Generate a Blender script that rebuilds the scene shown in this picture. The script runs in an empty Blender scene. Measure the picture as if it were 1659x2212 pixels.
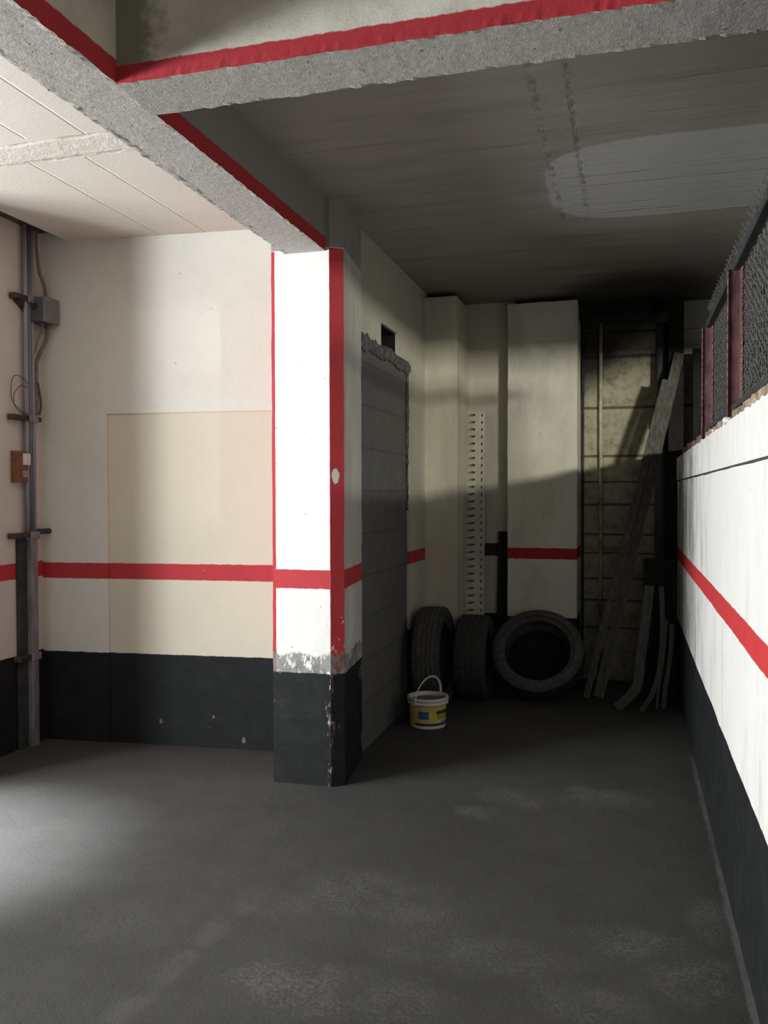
import bpy, bmesh, math, random
from mathutils import Vector, Matrix, noise as mnoise
random.seed(7)
sc = bpy.context.scene
COL = sc.collection
PI = math.pi

# ------------------------------------------------------------------ helpers
def obj(name, bm, mat=None, parent=None, smooth=False, loc=None, rot=None):
    me = bpy.data.meshes.new(name)
    bmesh.ops.recalc_face_normals(bm, faces=bm.faces)
    bm.to_mesh(me); bm.free()
    mats = mat if isinstance(mat, (list, tuple)) else [mat]
    for m in mats:
        if m: me.materials.append(m)
    if smooth:
        for p in me.polygons: p.use_smooth = True
    o = bpy.data.objects.new(name, me)
    COL.objects.link(o)
    if parent: o.parent = parent
    if loc: o.location = loc
    if rot: o.rotation_euler = rot
    return o

def tag(o, label, cat, group=None, kind=None):
    o['label'] = label; o['category'] = cat
    if group: o['group'] = group
    if kind: o['kind'] = kind
    return o

def struct(name, bm, mat, label, cat, smooth=False):
    return tag(obj(name, bm, mat, smooth=smooth), label, cat, kind='structure')

def thing(name, label, cat, loc=(0, 0, 0), rot=(0, 0, 0), group=None):
    o = bpy.data.objects.new(name, None)
    o.empty_display_size = .1
    COL.objects.link(o); o.location = loc; o.rotation_euler = rot
    return tag(o, label, cat, group)

def box(bm, x0, x1, y0, y1, z0, z1, mi=0):
    vs = [bm.verts.new(p) for p in ((x0,y0,z0),(x1,y0,z0),(x1,y1,z0),(x0,y1,z0),(x0,y0,z1),(x1,y0,z1),(x1,y1,z1),(x0,y1,z1))]
    for f in ((0,3,2,1),(4,5,6,7),(0,1,5,4),(1,2,6,5),(2,3,7,6),(3,0,4,7)):
        fc = bm.faces.new([vs[i] for i in f]); fc.material_index = mi
    return vs

def bevel(bm, w, seg=2):
    bmesh.ops.bevel(bm, geom=list(bm.edges), offset=w, segments=seg, affect='EDGES', profile=.6)

def grid_box(bm, x0, x1, y0, y1, z0, z1, nx, ny, nz, jit=0.0, sc_=14.0, keep=None):
    """box with subdivided faces whose vertices are pushed about by noise"""
    cache = {}
    def V(i, j, k):
        key = (i, j, k)
        if key not in cache:
            p = Vector((x0+(x1-x0)*i/nx, y0+(y1-y0)*j/ny, z0+(z1-z0)*k/nz))
            if jit and (keep is None or keep(p)):
                n = mnoise.noise_vector(p*sc_) + .5*mnoise.noise_vector(p*sc_*2.7)
                p += n*jit
            cache[key] = bm.verts.new(p)
        return cache[key]
    for i in range(nx):
        for j in range(ny):
            bm.faces.new((V(i,j,0),V(i,j+1,0),V(i+1,j+1,0),V(i+1,j,0)))
            bm.faces.new((V(i,j,nz),V(i+1,j,nz),V(i+1,j+1,nz),V(i,j+1,nz)))
    for i in range(nx):
        for k in range(nz):
            bm.faces.new((V(i,0,k),V(i+1,0,k),V(i+1,0,k+1),V(i,0,k+1)))
            bm.faces.new((V(i,ny,k),V(i,ny,k+1),V(i+1,ny,k+1),V(i+1,ny,k)))
    for j in range(ny):
        for k in range(nz):
            bm.faces.new((V(0,j,k),V(0,j,k+1),V(0,j+1,k+1),V(0,j+1,k)))
            bm.faces.new((V(nx,j,k),V(nx,j+1,k),V(nx,j+1,k+1),V(nx,j,k+1)))

def prism(bm, pts, z0, z1):
    a = [bm.verts.new((x, y, z0)) for x, y in pts]
    b = [bm.verts.new((x, y, z1)) for x, y in pts]
    n = len(pts)
    bm.faces.new(a[::-1]); bm.faces.new(b)
    for i in range(n):
        bm.faces.new((a[i], a[(i+1) % n], b[(i+1) % n], b[i]))

def sweep(bm, pts, prof, closed=False, up=None, cap=True):
    """sweep a closed 2-D profile [(u,v)] along pts; up fixes the v axis"""
    pts = [Vector(p) for p in pts]
    n = len(pts); rings = []
    prev = None
    for i, p in enumerate(pts):
        if closed: t = pts[(i+1) % n]-pts[i-1]
        else: t = pts[min(i+1, n-1)]-pts[max(i-1, 0)]
        t.normalize()
        if up is not None: v = Vector(up)
        elif prev is None:
            v = Vector((0, 0, 1)) if abs(t.z) < .9 else Vector((1, 0, 0))
        else: v = prev
        u = v.cross(t)
        if u.length < 1e-6: u = Vector((1, 0, 0)).cross(t)
        u.normalize(); v = t.cross(u).normalized(); prev = v
        rings.append([bm.verts.new(p+u*a+v*b) for a, b in prof])
    m = len(prof)
    for i in range(n if closed else n-1):
        a, b = rings[i], rings[(i+1) % n]
        for j in range(m):
            bm.faces.new((a[j], a[(j+1) % m], b[(j+1) % m], b[j]))
    if cap and not closed:
        bm.faces.new(rings[0][::-1]); bm.faces.new(rings[-1])

def circ(r, n=10): return [(r*math.cos(2*PI*i/n), r*math.sin(2*PI*i/n)) for i in range(n)]
def rect(w, h): return [(-w/2, -h/2), (w/2, -h/2), (w/2, h/2), (-w/2, h/2)]

def lathe(bm, prof, n=40, closed=False, axis='Z'):
    """revolve (r, h) profile"""
    rings = []
    for i in range(n):
        a = 2*PI*i/n; c, s = math.cos(a), math.sin(a)
        ring = []
        for r, h in prof:
            ring.append(bm.verts.new((r*c, r*s, h) if axis == 'Z' else (h, r*c, r*s)))
        rings.append(ring)
    m = len(prof)
    for i in range(n):
        a, b = rings[i], rings[(i+1) % n]
        for j in range(m if closed else m-1):
            bm.faces.new((a[j], b[j], b[(j+1) % m], a[(j+1) % m]))
    return rings

def smooth_path(pts, k=6):
    pts = [Vector(p) for p in pts]; out = []
    for i in range(len(pts)-1):
        p0 = pts[max(i-1, 0)]; p1 = pts[i]; p2 = pts[i+1]; p3 = pts[min(i+2, len(pts)-1)]
        for s in range(k):
            t = s/k
            out.append(.5*((2*p1)+(-p0+p2)*t+(2*p0-5*p1+4*p2-p3)*t*t+(-p0+3*p1-3*p2+p3)*t**3))
    out.append(pts[-1]); return out

# ------------------------------------------------------------------ materials
class NT:
    def __init__(s, name, rough=.8):
        s.m = bpy.data.materials.new(name); s.m.use_nodes = True
        s.t = s.m.node_tree; s.b = s.t.nodes['Principled BSDF']
        s.b.inputs['Roughness'].default_value = rough
        s.b.inputs['Specular IOR Level'].default_value = .25
        g = s.t.nodes.new('ShaderNodeNewGeometry'); s.pos = g.outputs['Position']; s.nrm = g.outputs['Normal']
        sx = s.t.nodes.new('ShaderNodeSeparateXYZ'); s.L(s.pos, sx.inputs[0])
        s.x, s.y, s.z = sx.outputs
    def L(s, a, b): s.t.links.new(a, b)
    def put(s, sock, v):
        if isinstance(v, bpy.types.NodeSocket): s.L(v, sock)
        else:
            if sock.type == 'RGBA' and not hasattr(v, '__len__'): v = (v, v, v, 1)
            if sock.type == 'RGBA' and len(v) == 3: v = (*v, 1)
            sock.default_value = v
    def math(s, op, a, b=0.0, c=0.0, clamp=False):
        n = s.t.nodes.new('ShaderNodeMath'); n.operation = op; n.use_clamp = clamp
        s.put(n.inputs[0], a); s.put(n.inputs[1], b); s.put(n.inputs[2], c)
        return n.outputs[0]
    def noise(s, scale=5, detail=4, rough=.6, stretch=None, off=None, dist=0, vec=None):
        v = vec or s.pos
        if stretch or off:
            mp = s.t.nodes.new('ShaderNodeMapping'); s.L(v, mp.inputs[0])
            if stretch: mp.inputs['Scale'].default_value = stretch
            if off: mp.inputs['Location'].default_value = off
            v = mp.outputs[0]
        n = s.t.nodes.new('ShaderNodeTexNoise'); s.L(v, n.inputs['Vector'])
        n.inputs['Scale'].default_value = scale; n.inputs['Detail'].default_value = detail
        n.inputs['Roughness'].default_value = rough; n.inputs['Distortion'].default_value = dist
        return n.outputs['Fac']
    def smap(s, v, a, b, lo=0, hi=1):
        n = s.t.nodes.new('ShaderNodeMapRange'); n.interpolation_type = 'SMOOTHSTEP'
        s.put(n.inputs[0], v); n.inputs[1].default_value = a; n.inputs[2].default_value = b
        n.inputs[3].default_value = lo; n.inputs[4].default_value = hi
        return n.outputs[0]
    def mix(s, f, a, b, mode='MIX'):
        n = s.t.nodes.new('ShaderNodeMix'); n.data_type = 'RGBA'; n.blend_type = mode
        s.put(n.inputs[0], f); s.put(n.inputs[6], a); s.put(n.inputs[7], b)
        return n.outputs[2]
    def band(s, v, a, b, e=.003):
        return s.math('MULTIPLY', s.smap(v, a-e, a+e), s.smap(v, b-e, b+e, 1, 0))
    def mul(s, *a):
        r = a[0]
        for k in a[1:]: r = s.math('MULTIPLY', r, k)
        return r
    def add(s, *a):
        r = a[0]
        for k in a[1:]: r = s.math('ADD', r, k)
        return r
    def maxi(s, *a):
        r = a[0]
        for k in a[1:]: r = s.math('MAXIMUM', r, k)
        return r
    def ball(s, c, r, soft=.4, wob=None):
        """mask of a blot round point c on a plane z (x,y)"""
        dx = s.math('SUBTRACT', s.x, c[0]); dy = s.math('SUBTRACT', s.y, c[1])
        dx = s.math('DIVIDE', dx, r[0]); dy = s.math('DIVIDE', dy, r[1])
        d = s.math('SQRT', s.add(s.mul(dx, dx), s.mul(dy, dy)))
        if wob is not None: d = s.add(d, wob)
        return s.smap(d, 1-soft, 1+soft, 1, 0)
    def col(s, c): s.put(s.b.inputs['Base Color'], c)
    def bump(s, h, st=.3, dist=.01, prev=None):
        n = s.t.nodes.new('ShaderNodeBump'); n.inputs['Strength'].default_value = st
        n.inputs['Distance'].default_value = dist
        s.put(n.inputs['Height'], h)
        if prev: s.L(prev, n.inputs['Normal'])
        s.L(n.outputs[0], s.b.inputs['Normal']); return n.outputs[0]

CREAM = (.69, .69, .635); WHITE = (.80, .79, .775)
RED = (.46, .042, .052); DADO = (.0085, .0100, .0108)
GREY = (.30, .30, .29)

def paint(name, base=CREAM, stripe=(1.0, 1.09), sc_=RED, dado=.555, dado_c=DADO, warm=.0, dirt=.25, extra=None, bump=.35, chips=()):
    n = NT(name, .75)
    m1 = n.noise(1.3, 5, .6); m2 = n.noise(9, 5, .65); m3 = n.noise(60, 3, .6)
    c = n.mix(n.smap(m1, .35, .7, 0, dirt), base, tuple(k*q for k, q in zip(base, (.80, .76, .66))))
    c = n.mix(n.smap(m2, .45, .75, 0, dirt*.6), c, tuple(k*.74 for k in base))
    specks = n.smap(n.noise(38, 2, .5), .745, .78)
    c = n.mix(n.mul(specks, .65), c, (.10, .09, .07))
    jit = n.math('MULTIPLY', n.math('SUBTRACT', n.noise(16, 4, .7), .5), .012)
    zj = n.add(n.z, jit)
    if extra: c = extra(n, c, zj)
    if stripe:
        rc = n.mix(n.smap(m2, .4, .75, 0, .35), sc_, tuple(k*.72 for k in sc_))
        worn = n.smap(n.noise(26, 4, .7), .70, .74, 1, .25)
        c = n.mix(n.mul(n.band(zj, stripe[0], stripe[1]), worn), c, rc)
    if dado:
        dc = n.mix(n.smap(m2, .4, .75), dado_c, tuple(k*1.7 for k in dado_c))
        scuff = n.mul(n.smap(n.noise(24, 5, .75, stretch=(1, 1, .5)), .70, .80, 1, .35), n.smap(n.noise(13, 3, .6, stretch=(1, 1, .7), off=(7, 3, 5)), .755, .77, 1, .3))
        c = n.mix(n.mul(n.smap(zj, dado-.003, dado+.003, 1, 0), scuff), c, dc)
        for px, pz, pr in chips:                     # chipped spots where the pale plaster shows
            ex = n.math('DIVIDE', n.math('SUBTRACT', n.x, px), pr*.7); ez = n.math('DIVIDE', n.math('SUBTRACT', n.z, pz), pr)
            ed = n.add(n.math('SQRT', n.add(n.mul(ex, ex), n.mul(ez, ez))), n.math('MULTIPLY', n.math('SUBTRACT', n.noise(60, 3), .5), 1.6))
            c = n.mix(n.smap(ed, .8, 1.0, .6, 0), c, (.20, .20, .19))
    n.col(c)
    h = n.add(n.mul(m2, .6), n.mul(m3, .35), n.mul(n.noise(4, 3), 1.2))
    n.bump(h, bump, .012)
    return n.m

def plain(name, c, rough=.6, metal=0, var=.25, scale=14, stretch=None, bump=.0, spec=.3):
    n = NT(name, rough)
    v = n.noise(scale, 5, .65, stretch=stretch)
    n.col(n.mix(n.smap(v, .3, .75), tuple(k*(1-var) for k in c), tuple(min(1, k*(1+var)) for k in c)))
    n.b.inputs['Metallic'].default_value = metal
    n.b.inputs['Specular IOR Level'].default_value = spec
    if bump: n.bump(v, bump, .004)
    return n.m

# wall paints
def back_extra(n, c, zj):
    # the walled-up opening is painted a shade darker and warmer
    m = n.mul(n.smap(n.x, -3.02, -3.012), n.smap(n.z, 1.985, 1.992, 1, 0))
    return n.mix(n.mul(m, .75), c, (.62, .57, .45))
M_back = paint('paint_back_wall', CREAM, (.992, 1.088), RED, .545, extra=back_extra, chips=((-2.69, .142, .014), (-2.356, .185, .013), (-2.17, .055, .018)))
M_left = paint('paint_left_wall', (.60, .60, .555), (1.005, 1.10), RED, .555, dirt=.35)
def inner_extra(n, c, zj):
    g = n.smap(n.noise(3, 5, .7, stretch=(1, 1, .35)), .42, .7, 0, .55)
    return n.mix(g, c, (.36, .35, .29))
M_inner = paint('paint_passage_wall', (.50, .485, .41), (1.012, 1.10), RED, .555, extra=inner_extra)
M_pier = paint('paint_end_pier', (.56, .54, .445), None, RED, .40, extra=inner_extra, dirt=.4)
M_panel = paint('paint_end_panel', (.66, .65, .57), (1.0, 1.085), (.36, .02, .035), .555, extra=inner_extra, dirt=.4)
M_recess = paint('paint_recess', (.52, .50, .43), (1.01, 1.11), (.03, .025, .022), .555, extra=inner_extra, dirt=.4)
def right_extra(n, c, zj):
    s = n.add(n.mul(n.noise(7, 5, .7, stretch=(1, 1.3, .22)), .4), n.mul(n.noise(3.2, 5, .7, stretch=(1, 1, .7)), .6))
    far = n.smap(n.y, 3.8, 5.6)  # grime thickens towards the far end, also painting in the shade there
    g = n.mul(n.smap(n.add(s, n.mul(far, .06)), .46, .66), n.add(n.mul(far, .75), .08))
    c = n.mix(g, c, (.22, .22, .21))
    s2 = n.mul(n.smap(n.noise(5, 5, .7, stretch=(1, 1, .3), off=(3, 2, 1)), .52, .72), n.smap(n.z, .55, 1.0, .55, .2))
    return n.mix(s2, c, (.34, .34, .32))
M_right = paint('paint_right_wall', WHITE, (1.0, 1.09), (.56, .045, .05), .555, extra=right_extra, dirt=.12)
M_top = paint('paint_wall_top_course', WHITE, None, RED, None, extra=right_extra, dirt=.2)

# pillar: red edges, band, dado with a scuffed old grey coat above it
def pillar_mat():
    n = NT('paint_pillar', .7)
    m2 = n.noise(9, 5, .65); m3 = n.noise(60, 3, .6)
    side = n.smap(n.x, -1.400, -1.397)                       # beyond the chamfer
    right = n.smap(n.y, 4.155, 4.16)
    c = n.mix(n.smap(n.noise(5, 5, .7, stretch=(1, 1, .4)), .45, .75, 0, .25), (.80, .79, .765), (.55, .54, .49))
    c = n.mix(n.mul(right, n.smap(n.noise(4, 5, .7, stretch=(1, 1, .3)), .3, .6, .55, .95)), c, (.44, .43, .385))  # passage face greyed to paint in its shade, mottled like dirt
    specks = n.smap(n.noise(30, 2, .5), .74, .77)
    c = n.mix(n.mul(specks, .7), c, (.12, .11, .10))
    jit = n.math('MULTIPLY', n.math('SUBTRACT', n.noise(18, 4, .7), .5), .016)
    zj = n.add(n.z, jit); xj = n.add(n.x, n.math('MULTIPLY', jit, .35)); yj = n.add(n.y, n.math('MULTIPLY', jit, .3))
    rc = n.mix(n.smap(m2, .4, .75, 0, .35), RED, tuple(k*.7 for k in RED))
    strip = n.mul(n.smap(xj, -1.461, -1.458), n.smap(yj, 4.160, 4.164, 1, 0))
    strip_l = n.smap(xj, -1.758, -1.755, 1, 0)
    edges = n.mul(n.maxi(strip, strip_l), n.smap(zj, 2.745, 2.75, 1, 0))
    bandm = n.band(zj, 1.015, 1.112)
    lowwear = n.smap(n.z, .55, 1.2, .56, .735)
    wn = n.noise(28, 5, .75, stretch=(1, 1, .6))
    worn = n.math('SUBTRACT', 1, n.smap(n.math('SUBTRACT', wn, lowwear), .0, .03))
    c = n.mix(n.mul(n.maxi(bandm, edges), worn), c, rc)
    ex = n.math('DIVIDE', n.add(n.x, 1.434), .017); ez = n.math('DIVIDE', n.math('SUBTRACT', n.z, 1.592), .040)
    ed = n.add(n.math('SQRT', n.add(n.mul(ex, ex), n.mul(ez, ez))), n.math('MULTIPLY', n.math('SUBTRACT', n.noise(30, 3), .5), .6))
    c = n.mix(n.mul(n.smap(ed, .9, 1.0, 1, 0), n.smap(n.y, 4.161, 4.163, 1, 0)), c, (.70, .68, .66))
    # grey worn coat between dado and clean paint
    gz = n.add(n.z, n.math('MULTIPLY', n.math('SUBTRACT', n.noise(9, 4, .7, stretch=(1, 1, .6)), .5), .10))
    gm = n.mul(n.smap(gz, .672, .685, 1, 0), n.smap(n.noise(15, 5, .78, stretch=(1.2, 1.2, .5)), .42, .50))
    c = n.mix(n.mul(gm, .85), c, n.mix(n.smap(m2, .35, .65), (.07, .08, .075), (.24, .245, .23)))
    dc = n.mix(n.smap(m2, .4, .75), DADO, tuple(k*1.8 for k in DADO))
    sn = n.noise(20, 5, .78, stretch=(1.3, 1.3, .4))
    nearedge = n.maxi(n.smap(n.math('ABSOLUTE', n.math('SUBTRACT', n.x, -1.462)), .0, .05, .16, 0), n.smap(n.math('ABSOLUTE', n.math('SUBTRACT', n.x, -1.77)), .0, .02, .12, 0))
    hi = n.smap(n.z, .1, .58, 0, .06)
    keep = n.smap(n.add(sn, nearedge, hi), .71, .78, 1, .15)
    c = n.mix(n.mul(n.smap(zj, .577, .583, 1, 0), keep), c, dc)
    c = n.mix(n.smap(n.z, 2.748, 2.754), c, n.mix(m2, (.24, .235, .21), (.36, .35, .31)))  # unpainted grey top, darkened to carry the shade under the ceiling
    n.col(c)
    n.bump(n.add(n.mul(m2, .6), n.mul(m3, .3), n.mul(n.noise(4, 3), .8)), .3, .010)
    return n.m
M_pillar = pillar_mat()

# beams: rough bare concrete below, painted sides, red lower edge
def beam_mat(name, side_c, red_top, dark_under=1.0):
    n = NT(name, .85)
    sn = n.t.nodes.new('ShaderNodeSeparateXYZ'); n.L(n.nrm, sn.inputs[0])
    under = n.smap(sn.outputs[2], -.75, -.45, 1, 0)
    m = n.noise(48, 6, .75); m2 = n.noise(5, 5, .65); m3 = n.noise(140, 3, .6)
    pits = n.smap(n.noise(34, 3, .55), .66, .72)
    cu = n.mix(n.smap(m, .3, .75), tuple(k*dark_under for k in (.46, .435, .405)), tuple(k*dark_under for k in (.64, .61, .57)))
    cu = n.mix(n.mul(pits, .7), cu, (.10, .095, .085))
    gouge = n.mul(n.smap(n.math('ABSOLUTE', n.math('SUBTRACT', n.add(n.x, n.math('MULTIPLY', n.math('SUBTRACT', m2, .5), .05)), -1.684)), .0, .014, 1, 0), n.smap(n.noise(12, 5, .75, stretch=(1, .6, 1)), .50, .58))
    cu = n.mix(n.mul(gouge, .85 if red_top > 2.79 else 0), cu, (.12, .11, .09))
    side_c = n.mix(n.smap(n.y, 2.45, 2.50), side_c, (.27, .262, .24)) if red_top > 2.79 else n.mix(n.smap(n.add(n.x, n.math('MULTIPLY', n.math('SUBTRACT', n.noise(9, 5, .75), .5), .25)), -1.40, -1.30, 1, 0), side_c, (.24, .235, .18))  # long beam: passage half is bare concrete, darkened for its shade
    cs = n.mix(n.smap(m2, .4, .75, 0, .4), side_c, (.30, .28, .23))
    jit = n.math('MULTIPLY', n.math('SUBTRACT', n.noise(18, 4, .7), .5), .018)
    zj = n.add(n.z, jit)
    cs = n.mix(n.smap(zj, red_top-.003, red_top+.003, 1, 0), cs, n.mix(n.smap(m2, .4, .7, 0, .3), RED, tuple(k*.72 for k in RED)))
    n.col(n.mix(under, cs, cu))
    h = n.add(n.mul(m, n.add(n.mul(under, .8), .2)), n.mul(m3, n.add(n.mul(under, .35), .15)), n.mul(pits, n.mul(under, -.6)), n.mul(m2, .5))
    n.bump(h, .5, .010)
    return n.m
M_beam_l = beam_mat('beam_concrete_long', (.60, .57, .48), 2.80)
M_beam_c = beam_mat('beam_concrete_cross', (.74, .71, .62), 2.782, .8)

def seam(n, v, at, w, wob):
    d = n.math('ABSOLUTE', n.math('SUBTRACT', n.add(v, wob), at))
    return n.smap(d, w*.3, w, 1, 0)

def ceil_right_mat():
    n = NT('ceiling_board_marked', .9)
    m1 = n.noise(1.2, 5, .6); m2 = n.noise(3.5, 5, .65, stretch=(.25, 2.2, 1)); m3 = n.noise(45, 3, .6)
    base = n.mix(m1, (.27, .25, .22), (.40, .37, .33))
    base = n.mix(n.smap(m2, .42, .72, 0, .55), base, (.20, .19, .17))
    wob = n.math('MULTIPLY', n.math('SUBTRACT', n.noise(2.2, 4, .65), .5), .05)
    wob2 = n.math('MULTIPLY', n.math('SUBTRACT', n.noise(9, 4, .7, stretch=(.4, 1, 1)), .5), .35)
    # pale patch with a rounded end
    dx = n.math('MAXIMUM', n.math('SUBTRACT', -.02, n.x), 0)
    dy = n.math('MAXIMUM', n.math('SUBTRACT', n.math('ABSOLUTE', n.math('SUBTRACT', n.y, 4.33)), .16), 0)
    d = n.math('SQRT', n.add(n.mul(dx, dx), n.mul(dy, dy)))
    patch = n.smap(n.add(d, n.mul(wob2, .14), n.mul(wob, .8)), .36, .385, 1, 0)
    base = n.mix(n.mul(patch, .85), base, n.mix(m1, (.44, .44, .43), (.55, .55, .54)))
    # soot at the far end
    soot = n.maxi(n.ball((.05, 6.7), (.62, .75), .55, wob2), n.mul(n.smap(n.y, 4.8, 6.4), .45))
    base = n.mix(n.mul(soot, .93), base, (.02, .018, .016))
    seams = None
    dark = None
    for i, (at, w) in enumerate(((2.75, .012), (3.02, .010), (3.3, .014), (3.56, .012), (3.73, .016), (4.02, .010), (4.2, .018), (4.33, .016), (4.62, .012), (4.76, .018), (4.88, .012), (5.15, .02), (5.4, .014), (5.7, .014), (6.0, .014))):
        sm = seam(n, n.y, at, w, n.mul(wob, .6))
        seams = sm if seams is None else n.maxi(seams, sm)
    brk = n.smap(n.noise(2.6, 4, .65, stretch=(.5, 3, 1), off=(4, 1, 0)), .46, .68)
    seams = n.mul(seams, brk)
    j1 = n.mul(seam(n, n.x, -.345, .022, n.mul(wob2, .10)), n.smap(n.y, 4.8, 4.86, 1, 0))
    j2 = n.mul(seam(n, n.x, -.215, .016, n.mul(wob2, .08)), n.smap(n.y, 4.6, 4.65, 1, 0))
    strip = n.mul(n.band(n.add(n.x, n.mul(wob2, .1)), -.35, -.21, .02), n.smap(n.y, 4.8, 4.9, 1, 0))
    allj = n.maxi(seams, n.mul(j1, .8), n.mul(j2, .7))
    base = n.mix(n.mul(seams, .35), base, (.12, .11, .10))
    base = n.mix(n.mul(n.maxi(j1, j2), n.smap(n.noise(14, 4, .7), .45, .6), .6), base, (.14, .13, .11))
    n.col(base)
    st = n.noise(5, 4, .6, stretch=(.15, 4, 1))
    jb = n.maxi(seams, n.mul(n.maxi(n.mul(j1, .8), n.mul(j2, .7)), n.smap(n.noise(11, 5, .75), .42, .68)))
    h = n.add(n.mul(jb, -1.0), n.mul(m3, .12), n.mul(st, .8), n.mul(strip, n.mul(n.noise(20, 4, .7), .9)), n.mul(m1, .6))
    n.bump(h, .34, .010)
    return n.m
M_ceil = ceil_right_mat()

def ceil_left_mat():
    n = NT('ceiling_left_paint', .85)
    m1 = n.noise(1.5, 5, .6); m2 = n.noise(12, 5, .65); m3 = n.noise(60, 3, .6)
    base = n.mix(n.smap(m1, .35, .7, 0, .4), (.72, .695, .635), (.63, .59, .51))
    wob = n.math('MULTIPLY', n.math('SUBTRACT', n.noise(3, 4, .65), .5), .035)
    s = None
    for at, ya, yb in ((-2.22, 0, 3.2), (-2.5, 0, 3.15), (-2.66, 3.37, 5), (-2.37, 3.4, 5), (-2.05, 3.4, 5), (-2.95, 0, 3.2)):
        k = n.mul(seam(n, n.x, at, .008, n.mul(wob, .6)), n.band(n.y, ya, yb, .01))
        s = k if s is None else n.maxi(s, k)
    k1 = n.mul(seam(n, n.y, 3.20, .02, wob), n.smap(n.noise(5, 3), .45, .6))
    k2 = n.mul(seam(n, n.y, 3.38, .02, wob), n.smap(n.noise(5, 3, off=(2, 2, 2)), .45, .6))
    bandm = n.band(n.add(n.y, wob), 3.2, 3.38, .02)
    allj = n.maxi(s, n.mul(k1, .8), n.mul(k2, .8))
    n.col(n.mix(n.mul(allj, n.smap(n.noise(3, 4, .7), .35, .65, .05, .32)), base, (.34, .30, .24)))
    n.bump(n.add(n.mul(allj, -.6), n.mul(m3, .12), n.mul(m1, .5), n.mul(bandm, n.mul(n.noise(22, 4, .7), .9))), .55, .012)
    return n.m
M_ceil_l = ceil_left_mat()

def floor_mat():
    n = NT('floor_asphalt', .72)
    m1 = n.noise(.9, 6, .65); m2 = n.noise(6, 6, .7); m3 = n.noise(120, 3, .6); m4 = n.noise(34, 4, .65)
    base = n.mix(n.smap(m1, .3, .72), (.044, .043, .0415), (.066, .0645, .062))
    base = n.mix(n.smap(m2, .4, .72, 0, .5), base, (.040, .0385, .037))
    base = n.mix(n.smap(m3, .45, .75, 0, .35), base, (.10, .098, .093))
    wob = n.math('MULTIPLY', n.math('SUBTRACT', n.noise(7, 6, .75), .5), 2.3)
    blots = None
    for c, r, a in (((-.52, 4.2), (.16, .12), .9), ((-.68, 3.97), (.09, .08), 1), ((-.14, 4.33), (.2, .13), .9), ((-.98, 3.05), (.2, .17), .7), ((-.75, 2.95), (.18, .1), .55),
                    ((.01, 2.95), (.17, .1), .8), ((.27, 3.2), (.06, .17), .7), ((-.97, 2.41), (.22, .13), .8), ((-.67, 2.44), (.15, .12), .5), ((.2, 2.78), (.12, .14), .8),
                    ((-.35, 2.75), (.18, .1), .5), ((-1.2, 2.9), (.16, .1), .45), ((-.6, 2.75), (.2, .12), .5), ((-.1, 2.55), (.16, .1), .5), ((-1.7, 2.6), (.2, .14), .3)):
        k = n.mul(n.ball(c, r, .5, wob), a)
        blots = k if blots is None else n.maxi(blots, k)
    blots = n.mul(blots, n.smap(n.add(n.mul(n.noise(70, 5, .75), .6), n.mul(m2, .4)), .44, .60))
    base = n.mix(n.mul(blots, .42), base, (.215, .207, .185))
    # remains of an old painted line
    ln = n.band(n.add(n.x, n.mul(n.math('SUBTRACT', m2, .5), .05), n.mul(n.math('SUBTRACT', n.y, 2.5), -.09)), -1.42, -1.33, .03)
    ln = n.mul(ln, n.smap(n.y, 2.0, 2.05), n.smap(n.y, 2.75, 3.1, 1, 0), n.smap(n.noise(9, 5, .7), .36, .62))
    base = n.mix(n.mul(ln, .16), base, (.19, .18, .155))
    # pale worn fillet along the right wall
    fl = n.mul(n.band(n.add(n.x, n.mul(n.math('SUBTRACT', m2, .5), .03)), .342, .37, .007), n.smap(n.noise(3, 4, .65, stretch=(.3, 1, 1)), .30, .62, .25, 1), n.smap(n.y, 4.9, 5.3, 1, 0))
    base = n.mix(n.mul(fl, .55), base, (.20, .20, .195))
    n.col(base)
    n.bump(n.add(n.mul(m3, .35), n.mul(m4, .5), n.mul(m2, .9)), .5, .008)
    return n.m
M_floor = floor_mat()

def block_mat(name, c1, c2, course=.2, length=.4, u='y', joints=None, off=0.0, jd=.8, grime=.6):
    n = NT(name, .92)
    m1 = n.noise(2.2, 5, .65); m2 = n.noise(11, 5, .7); m3 = n.noise(80, 3, .6)
    base = n.mix(m1, c1, c2)
    wob = n.math('MULTIPLY', n.math('SUBTRACT', n.noise(6, 4, .65), .5), .016)
    j = None
    for at, w in joints:
        k = seam(n, n.z, at, w, wob); j = k if j is None else n.maxi(j, k)
    base = n.mix(n.smap(m2, .42, .72, 0, grime), base, tuple(k*.45 for k in c1))
    base = n.mix(n.mul(j, jd), base, tuple(k*.18 for k in c1))
    n.col(base)
    n.bump(n.add(n.mul(j, -2*jd), n.mul(m2, .6), n.mul(m3, .3)), .6, .012)
    return n
nb = block_mat('grey_block_infill', (.105, .105, .10), (.135, .135, .128), jd=.22, joints=[(z, .009) for z in (.27, .52, .77, 1.02, 1.27, 1.52, 1.77, 2.02, 2.27)], grime=.25)
M_infill = nb.m
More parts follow.
